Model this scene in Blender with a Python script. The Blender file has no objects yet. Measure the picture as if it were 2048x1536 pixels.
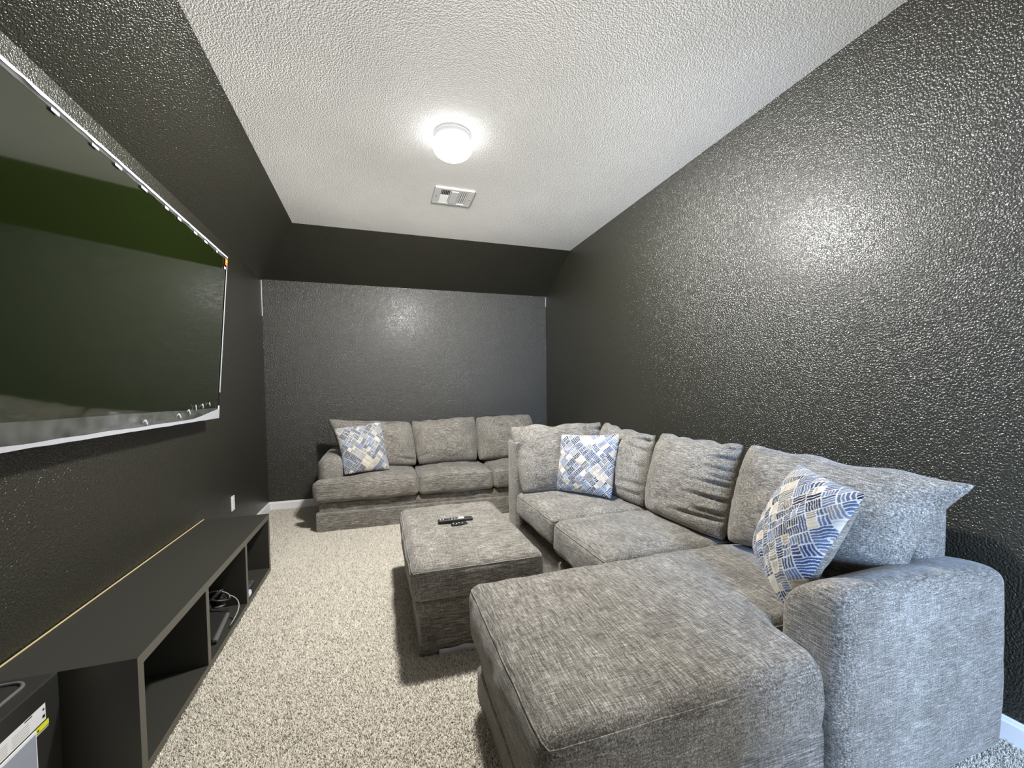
import bpy, bmesh, math, random
import numpy as np
from mathutils import Vector, Matrix, noise as mnoise

random.seed(7)
C = bpy.context.scene.collection
scene = bpy.context.scene

# ------------------------------------------------------------------ camera
YAW, PITCH, ROLL = 0.31032, -0.03720, -0.01278
def camera_axes(yaw, pitch, roll):
    cy, sy, cp, sp = math.cos(yaw), math.sin(yaw), math.cos(pitch), math.sin(pitch)
    F = Vector((sy*cp, cy*cp, sp)); R = Vector((cy, -sy, 0)); U = R.cross(F)
    c, s = math.cos(roll), math.sin(roll)
    return F, c*R + s*U, -s*R + c*U
F, R, U = camera_axes(YAW, PITCH, ROLL)
cam_data = bpy.data.cameras.new('camera')
cam = bpy.data.objects.new('camera', cam_data); C.objects.link(cam)
cam.matrix_world = Matrix(((R.x, U.x, -F.x, 0), (R.y, U.y, -F.y, 0), (R.z, U.z, -F.z, 1.22), (0, 0, 0, 1)))
cam_data.sensor_width = 36.0
cam_data.lens = 825.25/2048*36
cam_data.shift_y = 43.85/2048
cam_data.clip_start = 0.02
scene.camera = cam

# ------------------------------------------------------------------ light
scene.view_settings.view_transform = 'Standard'
scene.view_settings.look = 'None'
scene.view_settings.exposure = 0.0
scene.view_settings.gamma = 1.0
scene.view_settings.use_curve_mapping = False
scene.cycles.max_bounces = 8
scene.cycles.diffuse_bounces = 5
scene.cycles.sample_clamp_indirect = 6
world = bpy.data.worlds.new('world'); scene.world = world
world.use_nodes = True
world.node_tree.nodes['Background'].inputs[0].default_value = (0.97, 0.98, 1.0, 1)
world.node_tree.nodes['Background'].inputs[1].default_value = 2.7

LAMP_W = 345.0          # watts of the bulb under the glass globe
PAN_CUT = 0.0038
GLOBE_STRENGTH = 9.0   # glow of the glass itself
DAY_W = 255.0
day = bpy.data.lights.new('daylight', 'AREA')
day.shape = 'RECTANGLE'; day.size = 0.9; day.size_y = 0.8; day.energy = DAY_W; day.color = (0.36, 0.57, 0.95)
dayo = bpy.data.objects.new('hall_daylight', day); C.objects.link(dayo)
dayo.location = (0.62, -1.90, 1.65)
dayo.rotation_euler = (Vector((1.7, 0.80, 0.55)) - Vector(dayo.location)).to_track_quat('-Z', 'Y').to_euler()

# ------------------------------------------------------------------ materials
def nodes_of(m):
    m.use_nodes = True
    nt = m.node_tree
    return nt, nt.nodes, nt.links, nt.nodes['Principled BSDF']

def plain(name, col, rough=0.5, spec=0.5, metal=0.0, bump=0.0, bscale=200.0, emit=None):
    m = bpy.data.materials.new(name); nt, N, L, b = nodes_of(m)
    b.inputs['Base Color'].default_value = (*col, 1); b.inputs['Roughness'].default_value = rough
    b.inputs['Specular IOR Level'].default_value = spec; b.inputs['Metallic'].default_value = metal
    if emit:
        b.inputs['Emission Color'].default_value = (*emit[0], 1); b.inputs['Emission Strength'].default_value = emit[1]
    if bump:
        tc = N.new('ShaderNodeTexCoord'); nz = N.new('ShaderNodeTexNoise'); bp = N.new('ShaderNodeBump')
        nz.inputs['Scale'].default_value = bscale; nz.inputs['Detail'].default_value = 2
        bp.inputs['Strength'].default_value = bump; bp.inputs['Distance'].default_value = 0.002
        L.new(tc.outputs['Object'], nz.inputs['Vector']); L.new(nz.outputs['Fac'], bp.inputs['Height'])
        L.new(bp.outputs['Normal'], b.inputs['Normal'])
    return m

def ramp(N, stops):
    r = N.new('ShaderNodeValToRGB')
    e = r.color_ramp.elements
    e[0].position, e[0].color = stops[0][0], (*stops[0][1], 1)
    e[1].position, e[1].color = stops[-1][0], (*stops[-1][1], 1)
    for p, c in stops[1:-1]:
        k = e.new(p); k.color = (*c, 1)
    return r

def orange_peel(name, col, rough, spec, scale, dist, strength=1.0, var=0.06):
    m = bpy.data.materials.new(name); nt, N, L, b = nodes_of(m)
    tc = N.new('ShaderNodeTexCoord')
    n1 = N.new('ShaderNodeTexNoise'); n1.inputs['Scale'].default_value = scale; n1.inputs['Detail'].default_value = 1.5; n1.inputs['Roughness'].default_value = 0.45
    n2 = N.new('ShaderNodeTexNoise'); n2.inputs['Scale'].default_value = 1.3; n2.inputs['Detail'].default_value = 3
    L.new(tc.outputs['Object'], n1.inputs['Vector']); L.new(tc.outputs['Object'], n2.inputs['Vector'])
    r1 = ramp(N, [(0.36, (0, 0, 0)), (0.64, (1, 1, 1))]); L.new(n1.outputs['Fac'], r1.inputs['Fac'])
    bp = N.new('ShaderNodeBump'); bp.inputs['Strength'].default_value = strength; bp.inputs['Distance'].default_value = dist
    L.new(r1.outputs['Color'], bp.inputs['Height']); L.new(bp.outputs['Normal'], b.inputs['Normal'])
    r2 = ramp(N, [(0.3, tuple(c*(1-var) for c in col)), (0.7, tuple(c*(1+var) for c in col))]); L.new(n2.outputs['Fac'], r2.inputs['Fac'])
    L.new(r2.outputs['Color'], b.inputs['Base Color'])
    b.inputs['Roughness'].default_value = rough; b.inputs['Specular IOR Level'].default_value = spec
    return m

M = {}
M['wall'] = orange_peel('dark wall paint', (0.024, 0.0233, 0.0165), 0.30, 0.80, 140, 0.0017)
M['ceiling'] = orange_peel('ceiling texture', (0.86, 0.85, 0.82), 0.9, 0.2, 140, 0.0017)
M['white_trim'] = plain('white trim paint', (0.80, 0.80, 0.80), 0.4)
M['white_metal'] = plain('white enamel', (0.72, 0.72, 0.71), 0.35)
M['white_plastic'] = plain('white plastic', (0.82, 0.82, 0.80), 0.35)
M['dark'] = plain('dark slot', (0.02, 0.02, 0.02), 0.6)
M['laminate'] = plain('black laminate', (0.036, 0.0355, 0.029), 0.40, 0.45, bump=0.15, bscale=90)
M['edge'] = plain('worn laminate edge', (0.105, 0.098, 0.080), 0.5, 0.4)
M['cable'] = plain('pale cable', (0.30, 0.29, 0.26), 0.4)
M['mdf'] = plain('raw board', (0.62, 0.50, 0.26), 0.8)
M['black_plastic'] = plain('black plastic', (0.022, 0.022, 0.02), 0.38, 0.5)
M['black_gloss'] = plain('black gloss plastic', (0.012, 0.012, 0.012), 0.15, 0.5)
M['grey_plastic'] = plain('grey plastic', (0.12, 0.12, 0.115), 0.35)
M['silver'] = plain('silver metal', (0.5, 0.5, 0.52), 0.25, 0.5, 0.9)
M['pale_blue'] = plain('pale blue plastic', (0.5, 0.55, 0.75), 0.4)
M['sticker'] = plain('white sticker', (0.78, 0.78, 0.78), 0.45)
M['sticker_grey'] = plain('sticker print', (0.45, 0.45, 0.47), 0.5)
M['ink'] = plain('black ink', (0.02, 0.02, 0.02), 0.5)
M['yellow'] = plain('yellow tag', (0.72, 0.75, 0.03), 0.45)
M['orange'] = plain('orange sticker', (0.75, 0.20, 0.03), 0.45)
M['clear_blue'] = plain('hazy clear plastic', (0.33, 0.36, 0.42), 0.25, 0.6)
M['screen'] = plain('screen glass', (0.0055, 0.0095, 0.0012), 0.05, 0.5)
M['screen'].node_tree.nodes['Principled BSDF'].inputs['IOR'].default_value = 2.1
M['paper'] = plain('paper tag', (0.72, 0.73, 0.78), 0.7)

def film_material():
    m = bpy.data.materials.new('protective film'); nt, N, L, b = nodes_of(m)
    b.inputs['Base Color'].default_value = (0.62, 0.63, 0.66, 1); b.inputs['Roughness'].default_value = 0.3
    tr = N.new('ShaderNodeBsdfTransparent'); mx = N.new('ShaderNodeMixShader')
    tc = N.new('ShaderNodeTexCoord'); nz = N.new('ShaderNodeTexNoise'); nz.inputs['Scale'].default_value = 14
    r = ramp(N, [(0.35, (0.025,)*3), (0.7, (0.075,)*3)])
    L.new(tc.outputs['Object'], nz.inputs['Vector']); L.new(nz.outputs['Fac'], r.inputs['Fac'])
    L.new(r.outputs['Color'], mx.inputs['Fac']); L.new(tr.outputs[0], mx.inputs[1]); L.new(b.outputs[0], mx.inputs[2])
    L.new(mx.outputs[0], N['Material Output'].inputs['Surface'])
    return m
M['film'] = film_material()
M['film_white'] = plain('folded film', (0.44, 0.45, 0.48), 0.35, 0.5)

def fabric(name, axis, gain=1.0):
    """chenille: long slubs along one axis (0=x, 1=y), short cross slubs along the other"""
    m = bpy.data.materials.new(name); nt, N, L, b = nodes_of(m)
    tc = N.new('ShaderNodeTexCoord')
    def streak(sc, detail=2.0):
        mp = N.new('ShaderNodeMapping'); mp.inputs['Scale'].default_value = sc
        nz = N.new('ShaderNodeTexNoise'); nz.inputs['Scale'].default_value = 1.0; nz.inputs['Detail'].default_value = detail; nz.inputs['Roughness'].default_value = 0.6
        L.new(tc.outputs['Object'], mp.inputs['Vector']); L.new(mp.outputs['Vector'], nz.inputs['Vector'])
        return nz
    long = [270, 270, 270]; long[axis] = 17
    cross = [300, 300, 300]; cross[1-axis] = 26
    vert = (260, 260, 24)
    a, c, d = streak(long, 3.0), streak(cross), streak(vert)
    fine = streak((600, 600, 600), 1.0)
    wear = streak((6.5, 6.5, 6.5), 4.0)
    def madd(x, k, y):
        mt = N.new('ShaderNodeMath'); mt.operation = 'MULTIPLY_ADD'; mt.inputs[1].default_value = k
        L.new(x, mt.inputs[0])
        if isinstance(y, float): mt.inputs[2].default_value = y
        else: L.new(y, mt.inputs[2])
        return mt.outputs[0]
    v = madd(a.outputs['Fac'], 0.95, -0.735)
    v = madd(c.outputs['Fac'], 0.56, v)
    v = madd(d.outputs['Fac'], 0.28, v)
    v = madd(fine.outputs['Fac'], 0.55, v)
    v = madd(wear.outputs['Fac'], 0.28, v)
    g = gain
    r = ramp(N, [(0.32, (0.054*g, 0.048*g, 0.040*g)), (0.52, (0.154*g, 0.142*g, 0.122*g)), (0.68, (0.285*g, 0.268*g, 0.238*g)), (0.88, (0.57*g, 0.545*g, 0.495*g))])
    L.new(v, r.inputs['Fac']); L.new(r.outputs['Color'], b.inputs['Base Color'])
    b.inputs['Roughness'].default_value = 0.85; b.inputs['Specular IOR Level'].default_value = 0.15
    b.inputs['Sheen Weight'].default_value = 0.25; b.inputs['Sheen Roughness'].default_value = 0.4
    bp = N.new('ShaderNodeBump'); bp.inputs['Strength'].default_value = 0.55; bp.inputs['Distance'].default_value = 0.0025
    L.new(v, bp.inputs['Height']); L.new(bp.outputs['Normal'], b.inputs['Normal'])
    return m
M['fabric_x'] = fabric('chenille slubs across', 0)
M['fabric_y'] = fabric('chenille slubs along', 1)

def carpet_material():
    m = bpy.data.materials.new('carpet backing'); nt, N, L, b = nodes_of(m)
    tc = N.new('ShaderNodeTexCoord'); n1 = N.new('ShaderNodeTexNoise'); n1.inputs['Scale'].default_value = 150; n1.inputs['Detail'].default_value = 2.5
    L.new(tc.outputs['Object'], n1.inputs['Vector'])
    r = ramp(N, [(0.33, (0.13, 0.105, 0.075)), (0.45, (0.38, 0.34, 0.27)), (0.6, (0.62, 0.58, 0.50))])
    L.new(n1.outputs['Fac'], r.inputs['Fac']); L.new(r.outputs['Color'], b.inputs['Base Color'])
    bp = N.new('ShaderNodeBump'); bp.inputs['Strength'].default_value = 0.8; bp.inputs['Distance'].default_value = 0.006
    L.new(n1.outputs['Fac'], bp.inputs['Height']); L.new(bp.outputs['Normal'], b.inputs['Normal'])
    b.inputs['Roughness'].default_value = 0.95; b.inputs['Specular IOR Level'].default_value = 0.1
    return m
M['carpet'] = carpet_material()

def attr_material(name, rough, spec, sheen=0.0):
    m = bpy.data.materials.new(name); nt, N, L, b = nodes_of(m)
    at = N.new('ShaderNodeVertexColor'); at.layer_name = 'print'
    L.new(at.outputs['Color'], b.inputs['Base Color'])
    b.inputs['Roughness'].default_value = rough; b.inputs['Specular IOR Level'].default_value = spec
    b.inputs['Sheen Weight'].default_value = sheen
    return m
M['print'] = attr_material('printed cotton', 0.85, 0.15, 0.1)
M['pile'] = attr_material('carpet yarn', 0.9, 0.1)
M['pillow_back'] = fabric('plain grey weave', 0, 1.0)

# ------------------------------------------------------------------ helpers
def link(name, me, mat, parent=None, smooth=False):
    o = bpy.data.objects.new(name, me); C.objects.link(o)
    for m in (mat if isinstance(mat, (list, tuple)) else [mat]): me.materials.append(m)
    if parent is not None: o.parent = parent
    if smooth:
        me.polygons.foreach_set('use_smooth', [True]*len(me.polygons))
    return o

def from_bm(name, bm, mat, parent=None, smooth=False):
    bmesh.ops.recalc_face_normals(bm, faces=bm.faces)
    me = bpy.data.meshes.new(name); bm.to_mesh(me); bm.free()
    return link(name, me, mat, parent, smooth)

def thing(name, label, cat, loc=(0, 0, 0), rotz=0.0, group=None):
    o = bpy.data.objects.new(name, None); C.objects.link(o)
    o.location = loc; o.rotation_euler = (0, 0, rotz); o.empty_display_size = 0.1
    o['label'] = label; o['category'] = cat
    if group: o['group'] = group
    return o

def tag(o, label, cat, group=None):
    o['label'] = label; o['category'] = cat
    if group: o['group'] = group
    return o

def structure(o):
    o['kind'] = 'structure'; return o

def add_box(bm, x0, x1, y0, y1, z0, z1, bev=0.0, seg=2):
    v = [bm.verts.new(p) for p in ((x0,y0,z0),(x1,y0,z0),(x1,y1,z0),(x0,y1,z0),(x0,y0,z1),(x1,y0,z1),(x1,y1,z1),(x0,y1,z1))]
    fs = [bm.faces.new([v[i] for i in q]) for q in ((3,2,1,0),(4,5,6,7),(0,1,5,4),(1,2,6,5),(2,3,7,6),(3,0,4,7))]
    if bev:
        es = {e for f in fs for e in f.edges}
        bmesh.ops.bevel(bm, geom=list(es), offset=bev, segments=seg, affect='EDGES', profile=0.5)
    return fs

def box(name, x0, x1, y0, y1, z0, z1, mat, parent=None, bev=0.0, seg=2):
    bm = bmesh.new(); add_box(bm, x0, x1, y0, y1, z0, z1, bev, seg)
    return from_bm(name, bm, mat, parent)

def lathe(name, prof, mat, parent=None, n=48, center=(0, 0, 0)):
    bm = bmesh.new(); rings = []
    for r, z in prof:
        if r < 1e-6: rings.append([bm.verts.new((center[0], center[1], center[2]+z))])
        else: rings.append([bm.verts.new((center[0]+r*math.cos(2*math.pi*k/n), center[1]+r*math.sin(2*math.pi*k/n), center[2]+z)) for k in range(n)])
    for a, b in zip(rings, rings[1:]):
        for k in range(n):
            k2 = (k+1) % n
            if len(a) == 1 and len(b) == 1: continue
            if len(a) == 1: bm.faces.new((a[0], b[k], b[k2]))
            elif len(b) == 1: bm.faces.new((a[k], a[k2], b[0]))
            else: bm.faces.new((a[k], a[k2], b[k2], b[k]))
    return from_bm(name, bm, mat, parent, True)

def tube(name, pts, r, mat, parent=None, n=8, closed=False):
    bm = bmesh.new(); rings = []
    P = [Vector(p) for p in pts]; m = len(P)
    for i, p in enumerate(P):
        a = P[(i-1) % m] if (i > 0 or closed) else p
        c = P[(i+1) % m] if (i < m-1 or closed) else p
        t = (c-a).normalized()
        s = t.cross(Vector((0, 0, 1)))
        if s.length < 1e-4: s = Vector((1, 0, 0))
        s.normalize(); w = s.cross(t)
        rings.append([bm.verts.new(p + r*(math.cos(2*math.pi*k/n)*s + math.sin(2*math.pi*k/n)*w)) for k in range(n)])
    for i in range(m if closed else m-1):
        a, b = rings[i], rings[(i+1) % m]
        for k in range(n): bm.faces.new((a[k], a[(k+1) % n], b[(k+1) % n], b[k]))
    if not closed:
        bm.faces.new(rings[0]); bm.faces.new(rings[-1])
    return from_bm(name, bm, mat, parent, True)

def axis_samples(h, r, step):
    """sample positions in [-h, h] with dense samples inside the rounded rim"""
    r = min(r, h*0.98)
    rim = [h - r + r*math.tan(a*math.pi/4) for a in (0.0, 0.25, 0.5, 0.75, 1.0)]
    n = max(2, int(round(2*(h-r)/step)))
    inner = [-(h-r) + 2*(h-r)*i/n for i in range(1, n)]
    return [-x for x in reversed(rim)] + inner + rim

def soft_box(name, x0, x1, y0, y1, z0, z1, mat, parent, r=0.04, crown=0.02, side=0.01, step=0.03, lump=0.004, seed=0.0,
             warp=None, bottom_crown=0.0, seam=None):
    """a stuffed, rounded block with a crowned top, slightly bulging sides and soft lumps"""
    hx, hy, hz = (x1-x0)/2, (y1-y0)/2, (z1-z0)/2
    cx, cy, cz = (x0+x1)/2, (y0+y1)/2, (z0+z1)/2
    r = min(r, hx*.95, hy*.95, hz*.95)
    A = [axis_samples(hx, r, step), axis_samples(hy, r, step), axis_samples(hz, r, step)]
    H = (hx, hy, hz)
    bm = bmesh.new(); cache = {}
    def surf(p, lift=0.0):
        q = [max(-(H[i]-r), min(H[i]-r, p[i])) for i in range(3)]
        d = Vector([p[i]-q[i] for i in range(3)])
        s = Vector(q) + (d.normalized()*r if d.length > 1e-9 else d)
        u, v, w = s.x/hx, s.y/hy, s.z/hz
        n = d.normalized() if d.length > 1e-9 else Vector((0, 0, 0))
        cu, cv, cw = max(0, 1-u*u), max(0, 1-v*v), max(0, 1-w*w)
        if n.z > 0: s.z += crown*(cu*cv)**0.6*n.z
        if n.z < 0: s.z -= bottom_crown*cu*cv*(-n.z)
        s.x += side*n.x*cw*(0.4+0.6*cv); s.y += side*n.y*cw*(0.4+0.6*cu)
        s += Vector((cx, cy, cz))
        if lump:
            k1 = mnoise.noise(Vector((s.x*7+seed, s.y*7, s.z*7)))*lump + mnoise.noise(Vector((s.x*19, s.y*19+seed, s.z*19)))*lump*0.35
            s += n*k1
        s += n*lift
        if warp: s = warp(s)
        return s
    def vert(p):
        k = tuple(round(c, 5) for c in p)
        if k not in cache: cache[k] = bm.verts.new(surf(p))
        return cache[k]
    for ax in range(3):
        b, c = (ax+1) % 3, (ax+2) % 3
        for sg in (-1, 1):
            for i in range(len(A[b])-1):
                for j in range(len(A[c])-1):
                    q = []
                    for (ii, jj) in ((i, j), (i+1, j), (i+1, j+1), (i, j+1)):
                        p = [0, 0, 0]; p[ax] = sg*H[ax]; p[b] = A[b][ii]; p[c] = A[c][jj]; q.append(vert(p))
                    if len(set(q)) == 4: bm.faces.new(q if sg > 0 else q[::-1])
    o = from_bm(name, bm, mat, parent, True)
    if seam:
        pz = hz-r+r*0.62
        loop = [(hx, y, pz) for y in A[1]] + [(x, hy, pz) for x in reversed(A[0][:-1])] + [(-hx, y, pz) for y in reversed(A[1][:-1])] + [(x, -hy, pz) for x in A[0][1:-1]]
        tube('seam', [surf(p, 0.0008) for p in loop], seam, mat, o, 6, True)
    return o

def pillow(name, BL, BR, TR, TL, front, back, mats, parent, nu=44, nv=44, pull=(0.05, 0.05, 0.05, 0.05), power=0.5, bottom=0.5,
           folds=(), lump=0.006, seed=0.0, flare=0.0, paint=None, bow=0.0, topwave=0.0):
    """stuffed knife-edge cushion spanned by four corners; 'front' bulges towards (BR-BL)x(TL-BL)
    pull = how far the bottom, right, top and left edges draw in between the corners"""
    BL, BR, TR, TL = map(Vector, (BL, BR, TR, TL))
    Nn = (BR-BL).cross(TL-BL).normalized()
    pb, pr, pt, pl = pull
    def pos(u, v):
        uu = u*(1 - (pr if u > 0 else pl)*(1-v*v)*abs(u)**3)
        vv = v*(1 - (pt if v > 0 else pb)*(1-u*u)*abs(v)**3)
        cb = 1-0.035*(abs(u)*abs(v))**7; uu *= cb; vv *= cb
        s, t = (uu+1)/2, (vv+1)/2
        p = BL*(1-s)*(1-t) + BR*s*(1-t) + TR*s*t + TL*(1-s)*t
        if topwave: p = p + (TL-BL).normalized()*topwave*mnoise.noise(Vector((u*3.1+seed, 2.2, seed)))*max(0, v)**4
        if bow: p = p - Nn*bow*(1-v*v)
        return p
    def edge_list(n):
        return [math.sin((i/n-0.5)*math.pi)*0.6 + (2*i/n-1)*0.4 for i in range(n+1)]
    EU, EV = edge_list(nu), edge_list(nv)
    def prof(u, v):
        a = max(0.0, 1-abs(u)**2.4); b = max(0.0, 1-abs(v)**2.4)
        return a**power * b**(bottom if v < 0 else power)
    bm = bmesh.new()
    uvl = bm.loops.layers.uv.new('uv')
    grid = {}
    for sgn, T in ((1, front), (-1, back)):
        for i, u in enumerate(EU):
            for j, v in enumerate(EV):
                rim = i in (0, nu) or j in (0, nv)
                if rim and sgn < 0:
                    grid[(sgn, i, j)] = grid[(1, i, j)]; continue
                p = pos(u, v); h = prof(u, v)
                d = T*h
                if not rim:
                    d += lump*h*mnoise.noise(Vector((u*3+seed, v*3, sgn*2+seed)))*2
                    d += lump*0.4*h*mnoise.noise(Vector((u*8+seed, v*8, sgn*2+seed)))*2
                if sgn > 0:
                    for (side, at, ln, slope, wd, amp) in folds:   # creases running in from one edge
                        if side == 'R': t = (1-u)/2; w = v - at - slope*t
                        elif side == 'L': t = (1+u)/2; w = v - at - slope*t
                        elif side == 'T': t = (1-v)/2; w = u - at - slope*t
                        else: t = (1+v)/2; w = u - at - slope*t
                        if t < ln:
                            k = (1-t/ln)
                            d -= amp*k*min(1, t*14)*math.exp(-(w/wd)**2)
                            d += amp*0.5*k*min(1, t*14)*math.exp(-((w-1.9*wd)/wd)**2)
                grid[(sgn, i, j)] = bm.verts.new(p + Nn*d*sgn)
    for sgn in (1, -1):
        for i in range(nu):
            for j in range(nv):
                q = [grid[(sgn, i, j)], grid[(sgn, i+1, j)], grid[(sgn, i+1, j+1)], grid[(sgn, i, j+1)]]
                f = bm.faces.new(q if sgn > 0 else q[::-1])
                f.smooth = True; f.material_index = 0 if (sgn > 0 or len(mats) == 1) else 1
                us = [(EU[i], EV[j]), (EU[i+1], EV[j]), (EU[i+1], EV[j+1]), (EU[i], EV[j+1])]
                for l, w in zip(f.loops, us if sgn > 0 else us[::-1]): l[uvl].uv = w
    me = bpy.data.meshes.new(name); bm.to_mesh(me); bm.free()
    if paint:
        n = len(me.loops); uv = np.empty(n*2, 'f'); me.uv_layers[0].data.foreach_get('uv', uv)
        col = paint(uv.reshape(-1, 2))
        a = me.color_attributes.new('print', 'FLOAT_COLOR', 'CORNER')
        a.data.foreach_set('color', np.concatenate([col, np.ones((n, 1), 'f')], 1).astype('f').ravel())
    return link(name, me, list(mats), parent)

# ------------------------------------------------------------------ room
XL, XR, YB, YF = -1.1305, 2.0225, 4.8636, -0.22
ZC, ZT, DL, DB, BB = 2.3959, 2.7411, 0.4256, 0.7070, 0.0836
def solid(name, front, away, mat, thick=0.1):
    """polygons given by their room-side corners, thickened away from the room"""
    bm = bmesh.new()
    for poly, n in zip(front, away):
        a = [bm.verts.new(p) for p in poly]
        b = [bm.verts.new(tuple(p[k]+n[k]*thick for k in range(3))) for p in poly]
        bm.faces.new(a); bm.faces.new(b[::-1])
        for i in range(len(a)):
            j = (i+1) % len(a); bm.faces.new((a[i], b[i], b[j], a[j]))
    return structure(from_bm(name, bm, mat))
solid('floor', [[(XL, -1.9, 0), (XR, -1.9, 0), (XR, YB, 0), (XL, YB, 0)]], [(0, 0, -1)], M['carpet'])
sl = math.hypot(DL, ZT-ZC); sb = math.hypot(DB, ZT-ZC)
solid('wall_left', [[(XL, YF, 0), (XL, YB, 0), (XL, YB, ZC), (XL, YF, ZC)],
                    [(XL, YF, ZC), (XL, YB, ZC), (XL+DL, YB-DB, ZT), (XL+DL, YF, ZT)]],
      [(-1, 0, 0), (-(ZT-ZC)/sl, 0, DL/sl)], M['wall'])
solid('wall_back', [[(XL, YB, 0), (XR, YB, 0), (XR, YB, ZC), (XL, YB, ZC)],
                    [(XL, YB, ZC), (XR, YB, ZC), (XR, YB-DB, ZT), (XL+DL, YB-DB, ZT)]],
      [(0, 1, 0), (0, (ZT-ZC)/sb, DB/sb)], M['wall'])
solid('wall_right', [[(XR, YF, 0), (XR, YB, 0), (XR, YB, ZC), (XR, YB-DB, ZT), (XR, YF, ZT)]], [(1, 0, 0)], M['wall'])
solid('ceiling', [[(XL+DL, YF, ZT), (XR, YF, ZT), (XR, YB-DB, ZT), (XL+DL, YB-DB, ZT)]], [(0, 0, 1)], M['ceiling'])
# front wall behind the camera; unseen doorway, opening placed to shape the daylight beam
DX0, DX1, DZ = 0.90, 1.90, 2.10
bm = bmesh.new()
add_box(bm, XL, DX0, YF-0.1, YF, 0, ZC+0.02); add_box(bm, DX1, XR, YF-0.1, YF, 0, ZT); add_box(bm, DX0, DX1, YF-0.1, YF, DZ, ZT)
add_box(bm, XL+0.4, DX0, YF-0.1, YF, ZC+0.02, ZT)
structure(from_bm('wall_front', bm, M['wall']))
bm = bmesh.new()
add_box(bm, DX0-0.06, DX0, YF, YF+0.015, 0, DZ+0.06); add_box(bm, DX1, DX1+0.06, YF, YF+0.015, 0, DZ+0.06); add_box(bm, DX0, DX1, YF, YF+0.015, DZ, DZ+0.06)
structure(from_bm('trim_1', bm, M['white_trim']))

def baseboard(name, a, b, n):
    """profile board of 14 mm with a small ogee, running from a to b, standing out along n"""
    prof = [(0.0, 0.0), (0.014, 0.0), (0.014, BB-0.016), (0.010, BB-0.010), (0.008, BB-0.003), (0.004, BB), (0.0, BB)]
    bm = bmesh.new(); ends = []
    for p in (a, b):
        ends.append([bm.verts.new((p[0]+n[0]*d, p[1]+n[1]*d, z)) for d, z in prof])
    k = len(prof)
    for i in range(k): bm.faces.new((ends[0][i], ends[0][(i+1) % k], ends[1][(i+1) % k], ends[1][i]))
    bm.faces.new(ends[0]); bm.faces.new(ends[1][::-1])
    return structure(from_bm(name, bm, M['white_trim']))
baseboard('baseboard_back', (XL, YB), (XR, YB), (0, -1))
baseboard('baseboard_left', (XL, 3.20), (XL, YB-0.014), (1, 0))
baseboard('baseboard_right', (XR, YF), (XR, YB-0.014), (-1, 0))

# thin unpainted caulk lines at the top of the back corners
structure(box('trim_2', XL, XL+0.004, YB-0.004, YB, 2.02, ZC-0.01, M['white_trim']))
structure(box('trim_3', XR-0.003, XR, YB-0.003, YB, 2.27, ZC-0.01, M['white_trim']))

# ------------------------------------------------------------------ ceiling light and vent
LX, LY = 0.448, 2.488
t = thing('ceiling_light', 'round white frosted glass ceiling light, lit, on the textured ceiling', 'ceiling light', (LX, LY, ZT))
lathe('base', [(0.0, 0.0), (0.112, 0.0), (0.112, -0.006), (0.107, -0.012), (0.104, -0.014), (0.104, -0.030), (0.098, -0.034), (0.0, -0.034)], M['white_metal'], t)
M['globe'] = plain('frosted glass lit from inside', (0.9, 0.9, 0.9), 0.3, emit=((0.97, 0.985, 1.0), GLOBE_STRENGTH))
lathe('glass_globe', [(0.094, -0.034), (0.106, -0.042), (0.115, -0.056), (0.118, -0.072), (0.114, -0.090), (0.102, -0.108), (0.082, -0.123), (0.056, -0.133), (0.028, -0.138), (0.0, -0.139)], M['globe'], t)
bulb = bpy.data.lights.new('bulb', 'POINT'); bulb.energy = LAMP_W; bulb.shadow_soft_size = 0.09; bulb.color = (1.0, 0.985, 0.96)
# spread of the fixture: full below, held back by the metal pan towards the ceiling (like an IES profile)
bulb.use_nodes = True
nt = bulb.node_tree; em = nt.nodes['Emission']
tcn = nt.nodes.new('ShaderNodeTexCoord'); sx = nt.nodes.new('ShaderNodeSeparateXYZ')
nt.links.new(tcn.outputs['Normal'], sx.inputs[0])
mx_ = nt.nodes.new('ShaderNodeMath'); mx_.operation = 'MAXIMUM'; mx_.inputs[1].default_value = 0.05; nt.links.new(sx.outputs['Z'], mx_.inputs[0])
pw = nt.nodes.new('ShaderNodeMath'); pw.operation = 'POWER'; pw.inputs[1].default_value = -3.0; nt.links.new(mx_.outputs[0], pw.inputs[0])
ml = nt.nodes.new('ShaderNodeMath'); ml.operation = 'MULTIPLY'; ml.inputs[1].default_value = PAN_CUT; nt.links.new(pw.outputs[0], ml.inputs[0])
mn = nt.nodes.new('ShaderNodeMath'); mn.operation = 'MINIMUM'; mn.inputs[1].default_value = 1.0; nt.links.new(ml.outputs[0], mn.inputs[0])
mr = nt.nodes.new('ShaderNodeMapRange'); mr.inputs['From Min'].default_value = -0.10; mr.inputs['From Max'].default_value = 0.15; mr.inputs['To Min'].default_value = 1.0; mr.inputs['To Max'].default_value = 0.62
nt.links.new(sx.outputs['Z'], mr.inputs['Value'])
m2 = nt.nodes.new('ShaderNodeMath'); m2.operation = 'MULTIPLY'; nt.links.new(mn.outputs[0], m2.inputs[0]); nt.links.new(mr.outputs['Result'], m2.inputs[1])
nt.links.new(m2.outputs[0], em.inputs['Strength'])
bo = bpy.data.objects.new('bulb', bulb); C.objects.link(bo); bo.location = (0, 0, -0.245); bo.parent = t

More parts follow.
